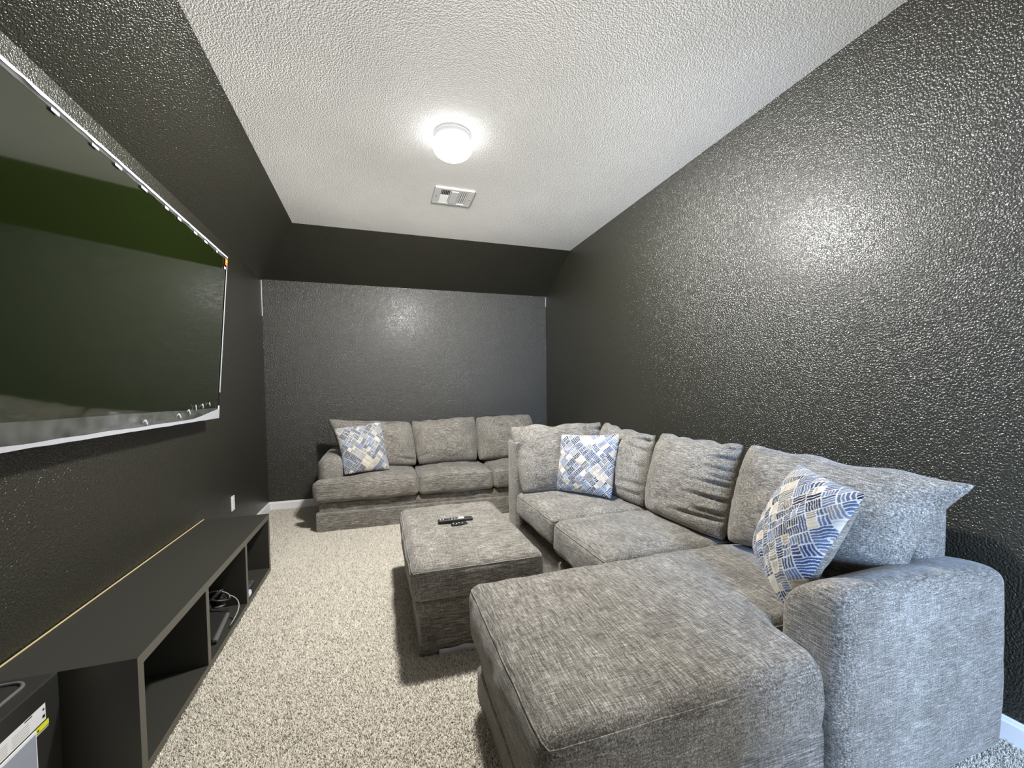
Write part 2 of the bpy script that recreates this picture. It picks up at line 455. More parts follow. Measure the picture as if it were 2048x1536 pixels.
VX0, VX1, VY0, VY1 = 0.430, 0.732, 3.12, 3.383
t = thing('ceiling_vent', 'white rectangular ceiling air register with louvres in three directions', 'vent', (0, 0, ZT))
bm = bmesh.new(); d = -0.014
add_box(bm, VX0, VX1, VY0, VY0+0.028, d, 0, 0.003, 1); add_box(bm, VX0, VX1, VY1-0.028, VY1, d, 0, 0.003, 1)
add_box(bm, VX0, VX0+0.05, VY0+0.028, VY1-0.028, d, 0); add_box(bm, VX1-0.05, VX1, VY0+0.028, VY1-0.028, d, 0)
add_box(bm, VX0+0.118, VX0+0.126, VY0+0.028, VY1-0.028, d, 0); add_box(bm, VX1-0.118, VX1-0.110, VY0+0.028, VY1-0.028, d, 0)
from_bm('frame', bm, M['white_metal'], t)
box('damper_backing', VX0+0.05, VX1-0.05, VY0+0.028, VY1-0.028, -0.003, 0, M['dark'], t)
box('centre_plate', VX0+0.128, VX1-0.120, VY0+0.034, VY1-0.034, d-0.004, -0.004, M['white_metal'], t, 0.002, 1)
def slat(x0, x1, y0, y1, tilt_axis, ang):
    bm = bmesh.new(); add_box(bm, -(x1-x0)/2, (x1-x0)/2, -(y1-y0)/2, (y1-y0)/2, -0.0008, 0.0008)
    bmesh.ops.rotate(bm, verts=bm.verts, matrix=Matrix.Rotation(ang, 3, tilt_axis))
    bmesh.ops.translate(bm, verts=bm.verts, vec=((x0+x1)/2, (y0+y1)/2, -0.009))
    from_bm('slat', bm, M['white_metal'], t)
for k in range(4):
    x = VX1-0.106+k*0.0148; slat(x, x+0.0095, VY0+0.03, VY1-0.03, 'Y', 0.35)
for k in range(5):
    x = VX0+0.054+k*0.0125; slat(x, x+0.009, VY0+0.03, VY0+0.110, 'Y', -0.9)
for k in range(6):
    y = VY0+0.114+k*0.019; slat(VX0+0.052, VX0+0.116, y, y+0.0135, 'X', -0.45)
for x in (VX0+0.022, VX1-0.022):
    lathe('screw', [(0, -0.018), (0.004, -0.017), (0.006, -0.014), (0.006, -0.012)], M['silver'], t, 12, (x, (VY0+VY1)/2, 0))

# ------------------------------------------------------------------ outlet on the left wall
t = thing('wall_outlet', 'white electrical outlet plate low on the dark left wall near the corner', 'outlet', (XL, 3.77, 0.355))
box('cover_plate', 0, 0.006, -0.036, 0.036, -0.058, 0.058, M['white_plastic'], t, 0.002, 2)
for z in (-0.022, 0.022):
    r_ = box('receptacle', 0.005, 0.008, -0.017, 0.017, z-0.014, z+0.014, M['white_plastic'], t, 0.003, 2)
    bm = bmesh.new(); add_box(bm, 0.0076, 0.0084, -0.008, -0.006, z-0.004, z+0.006); add_box(bm, 0.0076, 0.0084, 0.006, 0.008, z-0.004, z+0.006)
    from_bm('slots', bm, M['dark'], r_)

# ------------------------------------------------------------------ television
TVY0, TVY1 = 1.36, 3.25
top, bot = Vector((-0.953, 0, 2.139)), Vector((-1.039, 0, 1.064))
H = (top-bot).length; Wd = TVY1-TVY0
up = (top-bot).normalized(); out = Vector((up.z, 0, -up.x))      # out points into the room
tv = thing('television', 'huge black television tilted on the left wall with peeling film along its edges', 'television')
tv.matrix_world = Matrix(((0, up.x, out.x, bot.x), (1, up.y, out.y, TVY0), (0, up.z, out.z, bot.z), (0, 0, 0, 1)))  # local x along wall, y up, z out
box('housing', 0, Wd, 0, H, -0.035, -0.003, M['black_plastic'], tv, 0.004, 2)
box('screen', 0.006, Wd-0.006, 0.014, H-0.006, -0.004, 0.0, M['screen'], tv)
bm = bmesh.new()
add_box(bm, 0, Wd, 0, 0.014, -0.004, 0.002); add_box(bm, 0, Wd, H-0.006, H, -0.004, 0.002); add_box(bm, 0, 0.006, 0.014, H-0.006, -0.004, 0.002); add_box(bm, Wd-0.006, Wd, 0.014, H-0.006, -0.004, 0.002)
from_bm('bezel', bm, M['black_gloss'], tv)
box('wall_bracket', Wd/2-0.3, Wd/2+0.3, H/2-0.2, H/2+0.2, -0.080, -0.034, M['black_plastic'], tv, 0.004, 1)
def ribbon(name, pts, mat, z=0.004, thick=0.0008):
    """pts = list of (x, ylow, yhigh) along the strip"""
    bm = bmesh.new(); rows = []
    for x, a, b in pts:
        zz = z + 0.0012*mnoise.noise(Vector((x*9, a*9, 0.3)))
        rows.append([bm.verts.new((x, a, zz)), bm.verts.new((x, b, zz)), bm.verts.new((x, b, zz+thick)), bm.verts.new((x, a, zz+thick))])
    for p, q in zip(rows, rows[1:]):
        for k in range(4): bm.faces.new((p[k], p[(k+1) % 4], q[(k+1) % 4], q[k]))
    bm.faces.new(rows[0][::-1]); bm.faces.new(rows[-1])
    return from_bm(name, bm, mat, tv)
rn = random.Random(3)
ns = 60
pts = []; pts2 = []
for k in range(ns+1):
    x = Wd*k/ns
    e = 0.014 + 0.004*mnoise.noise(Vector((x*5, 0, 0))) + (0.05*max(0, (x-Wd+0.42)/0.42)**1.2 if x > Wd-0.42 else 0)
    pts.append((x, -0.003 + 0.003*mnoise.noise(Vector((x*8, 1, 0))), e))
    h2 = 0.085 - 0.02*(x/Wd) + 0.004*mnoise.noise(Vector((x*4, 3, 0)))
    pts2.append((x, 0.012, h2))
ribbon('folded_film_hem', pts, M['film_white'], 0.005)
ribbon('clear_film_band', pts2, M['film'], 0.003)
pts = [(Wd*k/ns, H-0.022-0.006*abs(mnoise.noise(Vector((k*0.7, 5, 0)))), H+0.002) for k in range(ns+1)]
ribbon('clear_film_band', pts, M['film'], 0.003)
pts = [(Wd*k/ns, H-0.010-0.004*mnoise.noise(Vector((k*0.5, 8, 0))), H+0.001) for k in range(ns+1)]
ribbon('folded_film_hem', pts, M['film_white'], 0.005)
# upright strip at the far edge, torn off above the lower corner
bm = bmesh.new(); rows = []
for k in range(31):
    y = 0.17 + (H-0.06-0.17)*k/30; w = 0.006 + 0.012*(1-k/30)**0.5 + 0.003*mnoise.noise(Vector((y*12, 0, 4)))
    rows.append([bm.verts.new((Wd-w, y, 0.004)), bm.verts.new((Wd+0.001, y, 0.004)), bm.verts.new((Wd+0.001, y, 0.005)), bm.verts.new((Wd-w, y, 0.005))])
for p_, q_ in zip(rows, rows[1:]):
    for k in range(4): bm.faces.new((p_[k], p_[(k+1) % 4], q_[(k+1) % 4], q_[k]))
bm.faces.new(rows[0][::-1]); bm.faces.new(rows[-1])
from_bm('folded_film_hem', bm, M['film_white'], tv)
for x, y, w, h in ((Wd-0.50, 0.055, 0.05, 0.012), (Wd-0.40, 0.075, 0.016, 0.016), (Wd-0.31, 0.082, 0.03, 0.012), (Wd-0.20, 0.090, 0.02, 0.010), (Wd-0.62, 0.040, 0.06, 0.010), (Wd-0.95, 0.028, 0.05, 0.010)):
    bm = bmesh.new(); n = 8
    a = [bm.verts.new((x+w*(k/n), y+h*math.sin(k*0.9), 0.006+0.006*math.sin(k/n*math.pi))) for k in range(n+1)]
    b = [bm.verts.new((x+w*(k/n)+0.004, y+h*math.sin(k*0.9)+0.009, 0.007+0.006*math.sin(k/n*math.pi))) for k in range(n+1)]
    for k in range(n): bm.faces.new((a[k], a[k+1], b[k+1], b[k]))
    o = from_bm('film_curl', bm, M['film_white'], tv); 
for k in range(9):
    x = Wd*(0.18+0.09*k)+rn.uniform(-.03, .03); w = rn.uniform(0.02, 0.05)
    box('film_tab', x, x+w, H-0.030, H-0.020+rn.uniform(0, .004), 0.005, 0.0062, M['film_white'], tv, 0.001, 1)
o = box('orange_sticker', Wd-0.040, Wd-0.002, H-0.062, H-0.018, 0.0055, 0.0065, M['orange'], tv); o['label'] = 'small orange sticker'
box('sticker_print', Wd-0.032, Wd-0.012, H-0.040, H-0.034, 0.0065, 0.007, M['sticker'], o)
box('label_square', Wd-0.034, Wd-0.012, 0.060, 0.082, 0.0065, 0.0075, M['sticker'], tv)
box('white_chip', Wd-0.050, Wd-0.024, H-0.090, H-0.076, 0.004, 0.005, M['sticker'], tv)

# ------------------------------------------------------------------ low cabinet
CX0, CX1, CY0, CY1, CZ = XL+0.012, -0.7417, 1.564, 3.184, 0.397
cab = thing('low_cabinet', 'long low black open cabinet with three compartments along the left wall', 'cabinet', ((CX0+CX1)/2, (CY0+CY1)/2, 0))
ox, oy = (CX0+CX1)/2, (CY0+CY1)/2
def panel(name, x0, x1, y0, y1, z0, z1):
    bm = bmesh.new(); fs = add_box(bm, x0-ox, x1-ox, y0-oy, y1-oy, z0, z1)
    bmesh.ops.recalc_face_normals(bm, faces=bm.faces)
    for f in bm.faces:
        if f.normal.x > 0.9: f.material_index = 1
    return from_bm(name, bm, [M['laminate'], M['edge']], cab)
TH = 0.034
panel('top_panel', CX0, CX1, CY0, CY1, CZ-TH, CZ)
panel('bottom_panel', CX0, CX1, CY0, CY1, 0, 0.032)
panel('side_panel', CX0, CX1, CY0, CY0+0.034, 0.032, CZ-TH)
panel('side_panel', CX0, CX1, CY1-0.034, CY1, 0.032, CZ-TH)
panel('divider', CX0, CX1, 2.095, 2.127, 0.032, CZ-TH)
panel('divider', CX0, CX1, 2.650, 2.682, 0.032, CZ-TH)
box('back_panel', CX0-0.004-ox, CX0-ox, CY0-oy, CY1-oy, 0.0, CZ-0.002, M['laminate'], cab)
o = box('raw_board_edge', CX0-0.006-ox, CX0+0.0005-ox, CY0-oy, CY1-oy, CZ-0.002, CZ+0.0015, M['mdf'], cab); o['label'] = 'pale raw board edge along the wall'

# things in the cabinet
t = thing('flat_console', 'flat black box with rounded grey edge in the middle compartment', 'electronic device', (-0.870, 2.40, 0.032), 0.10)
box('body', -0.095, 0.080, -0.15, 0.17, 0.0, 0.030, M['black_plastic'], t, 0.006, 3)
box('front_bar', 0.066, 0.094, -0.15, 0.12, 0.008, 0.026, M['grey_plastic'], t, 0.006, 3)
t = thing('headset', 'black headset with a pale looping cable in the middle compartment', 'headset', (-0.905, 2.54, 0.063))
def ball(name, c, r, mat, par, sq=(1, 1, 1)):
    bm = bmesh.new(); bmesh.ops.create_uvsphere(bm, u_segments=20, v_segments=12, radius=r)
    for v in bm.verts: v.co = Vector((v.co.x*sq[0]+c[0], v.co.y*sq[1]+c[1], v.co.z*sq[2]+c[2]))
    return from_bm(name, bm, mat, par, True)
for yy, xx in ((-0.035, 0.0), (0.055, 0.045)):
    e_ = ball('ear_cup', (xx, yy, 0.040), 0.040, M['black_gloss'], t, (1, 0.7, 1))
    lathe('cup_rim', [(0.020, 0.0), (0.030, 0.004), (0.030, 0.012), (0.020, 0.014)], M['grey_plastic'], e_, 20, (xx, yy, 0.0))
tube('headband', [(0.0+0.045*k/14+0.05*math.sin(k/14*math.pi), -0.035+0.09*k/14, 0.05+0.055*math.sin(k/14*math.pi)) for k in range(15)], 0.008, M['black_plastic'], t)
cab_pts = []
for k in range(44):
    a = k/43
    if a < 0.6:
        th = a/0.6*2*math.pi+0.4; cab_pts.append((0.060+0.060*math.cos(th), -0.015+0.035*math.sin(th*0.5), 0.078+0.026*math.sin(th)-0.10*(0.060*math.cos(th))))
    else:
        b_ = (a-0.6)/0.4; cab_pts.append((0.1155+0.055*math.sin(b_*2.4), -0.008-0.13*b_*b_, 0.082-0.062*b_-0.040*b_*b_))
o = tube('cable', cab_pts, 0.0030, M['cable'], t, 6); o['label'] = 'pale looping cable'
t = thing('silver_device', 'small flat silver-topped device in the far compartment behind the second divider', 'electronic device', (-0.82, 2.86, 0.032))
box('body', -0.06, 0.05, -0.09, 0.06, 0.0, 0.022, M['black_plastic'], t, 0.004, 2)
box('silver_top', -0.055, 0.045, -0.085, 0.055, 0.022, 0.027, M['silver'], t, 0.002, 2)
t = thing('charger', 'small pale blue and white plug at the front of the far compartment', 'charger', (-0.765, 2.745, 0.032))
box('body', -0.018, 0.014, -0.03, 0.03, 0.0, 0.030, M['pale_blue'], t, 0.006, 3)
box('plug_face', 0.0135, 0.0165, -0.02, 0.02, 0.006, 0.024, M['white_plastic'], t, 0.001, 1)

# black tower at the near end of the cabinet
BX1, BY1, BZ = -0.914, 1.530, 0.4165
tw = thing('tower_case', 'black tower case with white sticker strip and yellow tag beside the low cabinet', 'computer case', (BX1-0.095, BY1-0.2, 0))
def lx(x): return x-(BX1-0.095)
def ly(y): return y-(BY1-0.2)
box('body', lx(BX1-0.195), lx(BX1), ly(1.10), ly(BY1), 0, BZ, M['black_plastic'], tw, 0.003, 2)
rim = []
x0, x1, y0, y1, rr = -1.085, -0.958, 1.14, 1.50, 0.035
for (cx_, cy_, a0) in ((x1-rr, y1-rr, 0), (x0+rr, y1-rr, 90), (x0+rr, y0+rr, 180), (x1-rr, y0+rr, 270)):
    for k in range(7):
        a = math.radians(a0+15*k); rim.append((lx(cx_+rr*math.cos(a)), ly(cy_+rr*math.sin(a)), BZ+0.002))
o = tube('lid_rim', rim, 0.005, M['grey_plastic'], tw, 8, True)
st = box('sticker_strip', lx(BX1), lx(BX1+0.0006), ly(1.14), ly(1.476), 0.316, 0.362, M['sticker'], tw); st['label'] = 'long white sticker with small print'
bm = bmesh.new()
for k in range(4):
    for j in range(5):
        y = 1.16+k*0.068; add_box(bm, lx(BX1+0.0006), lx(BX1+0.0009), ly(y), ly(y+0.055), 0.322+j*0.0062, 0.324+j*0.0062)
from_bm('sticker_print', bm, M['sticker_grey'], st)
bm = bmesh.new()
add_box(bm, lx(BX1+0.0006), lx(BX1+0.001), ly(1.466), ly(1.472), 0.345, 0.351); from_bm('ink_mark', bm, M['ink'], st)
box('ink_mark', lx(BX1+0.0006), lx(BX1+0.001), ly(1.464), ly(1.473), 0.325, 0.333, M['ink'], st)
box('ink_mark', lx(BX1+0.0006), lx(BX1+0.001), ly(1.405), ly(1.43), 0.357, 0.360, M['ink'], st)
o = box('yellow_tag', lx(BX1), lx(BX1+0.0008), ly(1.440), ly(1.485), 0.296, 0.311, M['yellow'], tw); o['label'] = 'small yellow tag'
box('tag_print', lx(BX1+0.0008), lx(BX1+0.0011), ly(1.444), ly(1.450), 0.300, 0.305, M['ink'], o)
box('white_line', lx(BX1), lx(BX1+0.0006), ly(1.441), ly(1.484), 0.291, 0.2925, M['sticker'], tw)
wn = box('window_frame', lx(BX1), lx(BX1+0.003), ly(1.24), ly(1.438), 0.02, 0.312, M['sticker'], tw, 0.001, 1)
box('clear_panel', lx(BX1+0.003), lx(BX1+0.0045), ly(1.246), ly(1.432), 0.03, 0.304, M['clear_blue'], wn)
o = box('top_sticker', lx(-1.06), lx(-1.02), ly(1.35), ly(1.47), BZ, BZ+0.0006, M['sticker'], tw)

# ------------------------------------------------------------------ sofa against the back wall
FX, FY = M['fabric_x'], M['fabric_y']
SX, SY = 0.69, 4.35
sofa = thing('sofa', 'grey chenille three-seat sofa against the dark back wall', 'sofa', (0, 0, 0))
soft_box('skirt', -0.552, 1.932, 3.902, 4.80, 0.0, 0.166, FX, sofa, r=0.010, crown=0, side=0.0, step=0.08, lump=0.003, seed=1)
soft_box('front_rail', -0.534, 1.914, 3.945, 4.78, 0.150, 0.252, FX, sofa, r=0.020, crown=0, side=0.004, step=0.08, lump=0.003, seed=2)
soft_box('back_frame', -0.40, 1.78, 4.58, 4.82, 0.16, 0.76, FX, sofa, r=0.04, crown=0.0, side=0.004, step=0.08, lump=0.004, seed=3)
def arm_warp_l(s): 
    return s
for (a, b, sd) in ((-0.545, -0.310, 5), (1.690, 1.925, 6)):
    soft_box('arm', a, b, 3.985, 4.80, 0.10, 0.640, FY, sofa, r=0.085, crown=0.012, side=0.006, step=0.05, lump=0.004, seed=sd)
def smooth(a, b, x):
    t_ = max(0.0, min(1.0, (x-a)/(b-a))); return t_*t_*(3-2*t_)
def tee_left(s):      # the cushion wraps in front of the arm: narrower behind y = 4.0
    k = smooth(3.955, 3.995, s.y); x1 = 0.325; w0, w1 = x1+0.568, x1+0.305
    s.x = x1-(x1-s.x)*(1-k*(1-w1/w0)); return s
def tee_right(s):
    k = smooth(3.955, 3.995, s.y); x0 = 1.060; w0, w1 = 1.948-x0, 1.685-x0
    s.x = x0+(s.x-x0)*(1-k*(1-w1/w0)); return s
soft_box('seat_cushion', -0.568, 0.325, 3.888, 4.52, 0.252, 0.440, FX, sofa, r=0.045, crown=0.05, side=0.012, step=0.025, lump=0.008, seed=11, warp=tee_left, seam=0.0026)
soft_box('seat_cushion', 0.332, 1.052, 3.892, 4.52, 0.250, 0.438, FX, sofa, r=0.045, crown=0.045, side=0.012, step=0.03, lump=0.008, seed=12, seam=0.0026)
soft_box('seat_cushion', 1.060, 1.948, 3.888, 4.52, 0.252, 0.440, FX, sofa, r=0.045, crown=0.05, side=0.012, step=0.025, lump=0.008, seed=13, warp=tee_right, seam=0.0026)
# back cushions; corners listed bottom-left, bottom-right, top-right, top-left as seen from the room
pillow('back_cushion', (-0.315, 4.32, 0.465), (0.350, 4.32, 0.465), (0.302, 4.50, 0.910), (-0.505, 4.50, 0.960), 0.135, 0.06, [FX], sofa,
       pull=(0.0, -0.03, 0.05, 0.02), bottom=0.3, seed=21, topwave=0.02, folds=(('R', 0.72, 0.16, 0.2, 0.05, 0.02), ('R', -0.80, 0.35, 0.35, 0.05, 0.025), ('R', 0.35, 0.14, 0.1, 0.05, 0.012), ('L', 0.5, 0.2, -0.2, 0.06, 0.015)))
pillow('back_cushion', (0.365, 4.32, 0.465), (0.985, 4.32, 0.470), (1.003, 4.50, 0.938), (0.312, 4.50, 0.905), 0.135, 0.06, [FX], sofa,
       pull=(0.0, -0.025, 0.03, -0.025), bottom=0.3, seed=22, topwave=0.02, folds=(('R', 0.80, 0.20, 0.25, 0.05, 0.022), ('R', 0.45, 0.14, 0.2, 0.05, 0.016), ('L', -0.7, 0.25, 0.4, 0.05, 0.02), ('L', 0.75, 0.15, -0.3, 0.05, 0.02)))
pillow('back_cushion', (1.000, 4.32, 0.470), (1.685, 4.32, 0.470), (1.662, 4.50, 0.942), (1.018, 4.50, 0.932), 0.135, 0.06, [FX], sofa,
       pull=(0.0, -0.025, 0.03, -0.025), bottom=0.3, seed=23, topwave=0.02, folds=(('L', 0.80, 0.20, -0.25, 0.05, 0.02), ('R', 0.4, 0.2, 0.1, 0.06, 0.015)))

# ------------------------------------------------------------------ sectional along the right wall
sec = thing('sectional_sofa', 'grey chenille sectional with chaise and padded arm along the right wall', 'sofa', (0, 0, 0))
soft_box('base_rail', 1.000, 1.94, 1.56, 2.96, 0.0, 0.190, FY, sec, r=0.015, crown=0, side=0.0, step=0.08, lump=0.003, seed=31)
soft_box('recessed_rail', 1.070, 1.90, 1.56, 2.96, 0.17, 0.290, FY, sec, r=0.012, crown=0, side=0.0, step=0.08, lump=0.002, seed=32)
soft_box('end_panel', 0.968, 1.94, 2.945, 3.145, 0.0, 0.830, FX, sec, r=0.02, crown=0, side=0.004, step=0.06, lump=0.004, seed=33)
soft_box('back_frame', 1.79, 1.935, 0.915, 3.14, 0.0, 0.800, FY, sec, r=0.03, crown=0, side=0.003, step=0.06, lump=0.004, seed=34)
soft_box('chaise_base', 0.357, 1.92, 0.826, 1.575, 0.0, 0.245, FX, sec, r=0.018, crown=0, side=0.003, step=0.05, lump=0.003, seed=35)
soft_box('chaise_rail', 0.347, 1.18, 0.814, 1.585, 0.0, 0.120, FX, sec, r=0.012, crown=0, side=0.002, step=0.05, lump=0.003, seed=36)
def arm_slope(s):
    if s.z > 0.4:
        k = (s.z-0.4)/0.26; s.z -= 0.050*(s.x-1.20)/0.76*k + 0.105*max(0.0, (s.y-0.82)/0.165)**1.6*k*(1.0-0.85*(s.x-1.20)/0.76)
    return s
soft_box('arm', 1.200, 1.962, 0.772, 0.985, 0.0, 0.660, FY, sec, r=0.048, crown=0.010, side=0.010, step=0.03, lump=0.005, seed=37, warp=arm_slope)
def chaise_tee(s):
    k = smooth(1.145, 1.190, s.x); y1 = 1.605; w0, w1 = y1-0.797, y1-0.995
    s.y = y1-(y1-s.y)*(1-k*(1-w1/w0)); return s
soft_box('seat_cushion', 0.322, 1.70, 0.797, 1.605, 0.240, 0.455, FY, sec, r=0.045, crown=0.022, side=0.014, step=0.022, lump=0.007, seed=41, warp=chaise_tee, seam=0.0026)
soft_box('seat_cushion', 0.955, 1.70, 1.612, 2.238, 0.250, 0.452, FY, sec, r=0.05, crown=0.020, side=0.012, step=0.025, lump=0.007, seed=42, seam=0.0026)
soft_box('seat_cushion', 0.962, 1.80, 2.246, 2.930, 0.278, 0.450, FY, sec, r=0.035, crown=0.022, side=0.010, step=0.025, lump=0.007, seed=43, seam=0.0026)
# back cushions: the far one faces the camera, the other three face the television
pillow('back_cushion', (0.985, 2.86, 0.455), (1.66, 2.86, 0.455), (1.770, 3.06, 0.950), (0.958, 3.06, 0.952), 0.115, 0.06, [FX], sec,
       pull=(0.0, 0.03, 0.08, 0.02), bottom=0.3, seed=51, topwave=0.03, folds=(('L', 0.35, 0.12, 0.05, 0.06, 0.02), ('L', -0.1, 0.16, 0.15, 0.07, 0.014), ('R', 0.7, 0.2, 0.2, 0.06, 0.02)))
pillow('back_cushion', (1.60, 2.90, 0.455), (1.60, 2.235, 0.455), (1.760, 2.325, 0.908), (1.760, 2.99, 0.955), 0.125, 0.05, [FY], sec,
       pull=(0.0, -0.02, 0.10, -0.02), bottom=0.3, seed=52, topwave=0.03,
       folds=(('R', 0.80, 0.28, -0.25, 0.05, 0.045), ('R', 0.48, 0.30, 0.10, 0.05, 0.035), ('R', 0.05, 0.30, 0.05, 0.04, 0.025), ('R', -0.45, 0.32, -0.15, 0.05, 0.025), ('R', -0.72, 0.4, -0.12, 0.05, 0.02)))
pillow('back_cushion', (1.600, 2.215, 0.455), (1.600, 1.590, 0.460), (1.765, 1.628, 0.922), (1.755, 2.262, 0.938), 0.135, 0.05, [FY], sec, nu=70, nv=70,
       pull=(0.0, -0.02, 0.05, -0.03), bottom=0.3, seed=53, topwave=0.03,
       folds=(('R', 0.86, 0.14, -0.35, 0.035, 0.030), ('R', 0.66, 0.22, -0.30, 0.035, 0.034), ('R', 0.40, 0.24, -0.10, 0.035, 0.026), ('R', 0.22, 0.22, -0.05, 0.03, 0.024), ('R', 0.10, 0.34, -0.20, 0.035, 0.032), ('R', -0.22, 0.38, -0.12, 0.04, 0.036), ('R', -0.50, 0.30, -0.28, 0.045, 0.040), ('R', -0.62, 0.55, -0.22, 0.045, 0.030), ('L', 0.8, 0.3, -0.4, 0.08, 0.012)))
pillow('back_cushion', (1.600, 1.575, 0.465), (1.672, 0.895, 0.585), (1.762, 0.758, 0.912), (1.765, 1.598, 0.940), 0.140, 0.05, [FY], sec, nu=60, nv=50,
       pull=(0.0, 0.10, 0.04, -0.02), bottom=0.35, seed=54, topwave=0.02,
       folds=(('L', 0.30, 0.20, 0.30, 0.05, 0.018), ('L', -0.1, 0.18, 0.30, 0.05, 0.012)))
o = box('care_tag', 0.990, 0.9985, 2.86, 2.90, 0.10, 0.145, M['paper'], sec); o['label'] = 'white tag hanging below the seat'
box('tag_plug', 0.985, 0.995, 2.835, 2.86, 0.085, 0.115, M['dark'], o)

# ------------------------------------------------------------------ ottoman
ott = thing('ottoman', 'rectangular grey chenille ottoman on the carpet with two remotes on top', 'ottoman', (0.437, 2.35, 0), 0.0)
OX, OY = 0.437, 2.35
soft_box('skirt', 0.147-OX, 0.728-OX, 1.888-OY, 2.815-OY, 0.0, 0.200, FX, ott, r=0.015, crown=0, side=0.0, step=0.05, lump=0.005, seed=61)
soft_box('gathered_band', 0.140-OX, 0.735-OX, 1.872-OY, 2.825-OY, 0.185, 0.285, FX, ott, r=0.03, crown=0, side=0.01, step=0.03, lump=0.008, seed=62)
soft_box('top_cushion', 0.116-OX, 0.748-OX, 1.845-OY, 2.868-OY, 0.268, 0.430, FX, ott, r=0.04, crown=0.022, side=0.014, step=0.025, lump=0.006, seed=63, seam=0.0026)
bm = bmesh.new(); rows = []
for k in range(13):
    x = 0.235+0.20*k/12-OX; y = 1.880-OY-0.006*math.sin(k*0.8); rows.append([bm.verts.new((x, y, 0.002)), bm.verts.new((x, y-0.004, 0.030+0.004*math.sin(k))), bm.verts.new((x, y-0.001, 0.030+0.004*math.sin(k))), bm.verts.new((x, y+0.002, 0.002))])
for p_, q_ in zip(rows, rows[1:]):
    for k in range(4): bm.faces.new((p_[k], p_[(k+1) % 4], q_[(k+1) % 4], q_[k]))
bm.faces.new(rows[0][::-1]); bm.faces.new(rows[-1])
o = from_bm('law_tag', bm, M['paper'], ott); o['label'] = 'white paper tag under the skirt'

# ------------------------------------------------------------------ remotes
rm = thing('remote_control', 'long black remote control with white sticker on the grey ottoman', 'remote control', (0.410, 2.402, 0.4505), -0.01)
box('body', -0.102, 0.102, -0.021, 0.021, 0.0, 0.020, M['black_plastic'], rm, 0.007, 3)
for k in range(8):
    for j in range(3):
        x = -0.088+k*0.0165; y = -0.0125+j*0.0125
        if k in (2,): continue
        box('button', x-0.004, x+0.004, y-0.0032, y+0.0032, 0.0195, 0.0215, M['sticker'] if (k < 2 and j == 1) or (k > 3 and j == 0) else M['grey_plastic'], rm, 0.001, 1)
o = box('sticker', 0.018, 0.050, -0.017, 0.019, 0.0198, 0.0208, M['sticker'], rm); o['label'] = 'white sticker'
rm = thing('remote_control', 'short small black remote beside the long remote on the ottoman', 'remote control', (0.420, 2.337, 0.4505), 0.06)
box('body', -0.046, 0.046, -0.018, 0.018, 0.0, 0.011, M['black_gloss'], rm, 0.004, 2)
for k in range(4):
    for j in range(2):
        box('button', -0.034+k*0.017-0.003, -0.034+k*0.017+0.004, -0.009+j*0.014-0.003, -0.009+j*0.014+0.003, 0.0105, 0.0125, M['sticker'] if (k+j) % 2 else M['grey_plastic'], rm, 0.001, 1)

# ------------------------------------------------------------------ printed throw pillows
PAL = np.array([(0.022, 0.036, 0.090), (0.045, 0.075, 0.165), (0.110, 0.160, 0.275), (0.20, 0.21, 0.23), (0.26, 0.245, 0.22), (0.58, 0.50, 0.38), (0.64, 0.58, 0.47), (0.16, 0.22, 0.35)])
WHITE = np.array((0.62, 0.61, 0.585))
def make_print(seed, half=0.225):
    rg = random.Random(seed); cells = []
    def split(x0, x1, y0, y1):
        w, h = x1-x0, y1-y0
        lim = rg.choice((0.045, 0.060, 0.075))
        if w <= lim and h <= lim*1.05: cells.append((x0, x1, y0, y1)); return
        if w > h*rg.uniform(0.85, 1.2):
            c = x0+w*rg.uniform(0.36, 0.64); split(x0, c, y0, y1); split(c, x1, y0, y1)
        else:
            c = y0+h*rg.uniform(0.36, 0.64); split(x0, x1, y0, c); split(x0, x1, c, y1)
    s = half*1.5; split(-s, s, -s, s)
    info = [(c, rg.random() < 0.5, PAL[rg.choice((0, 0, 1, 1, 1, 2, 2, 3, 3, 4, 5, 5, 6, 7, 7))], rg.uniform(0.0085, 0.0115), rg.uniform(0, 6)) for c in cells]
    def paint(uv):
        X, Y = uv[:, 0]*half, uv[:, 1]*half
        a = math.radians(43); x = X*math.cos(a)-Y*math.sin(a); y = X*math.sin(a)+Y*math.cos(a)
        wob = 0.0011*np.sin(y*170+seed)+0.0008*np.sin(x*230)
        col = np.tile(WHITE, (len(X), 1))
        for (x0, x1, y0, y1), ori, c, per, ph in info:
            m = (x > x0) & (x <= x1) & (y > y0) & (y <= y1)
            if not m.any(): continue
            xx, yy = x[m], y[m]; g = 0.0022
            if ori: k = (yy-y0+wob[m])/per; inside = (xx-x0 > g) & (x1-xx > g); n = max(1, round((y1-y0)/per)); fr = (yy-y0+wob[m])/(y1-y0)*n
            else: k = (xx-x0+wob[m])/per; inside = (yy-y0 > g) & (y1-yy > g); n = max(1, round((x1-x0)/per)); fr = (xx-x0+wob[m])/(x1-x0)*n
            st_ = np.abs((fr % 1)-0.5) < 0.36
            tone = (0.85+0.3*np.modf(np.sin((np.floor(fr)+ph)*12.9)*43.7)[0])[:, None]
            col[m] = np.where((st_ & inside)[:, None], c*tone, WHITE)
        return np.clip(col, 0, 1).astype('f')
    return paint
PG = 'blue and cream printed throw pillows'
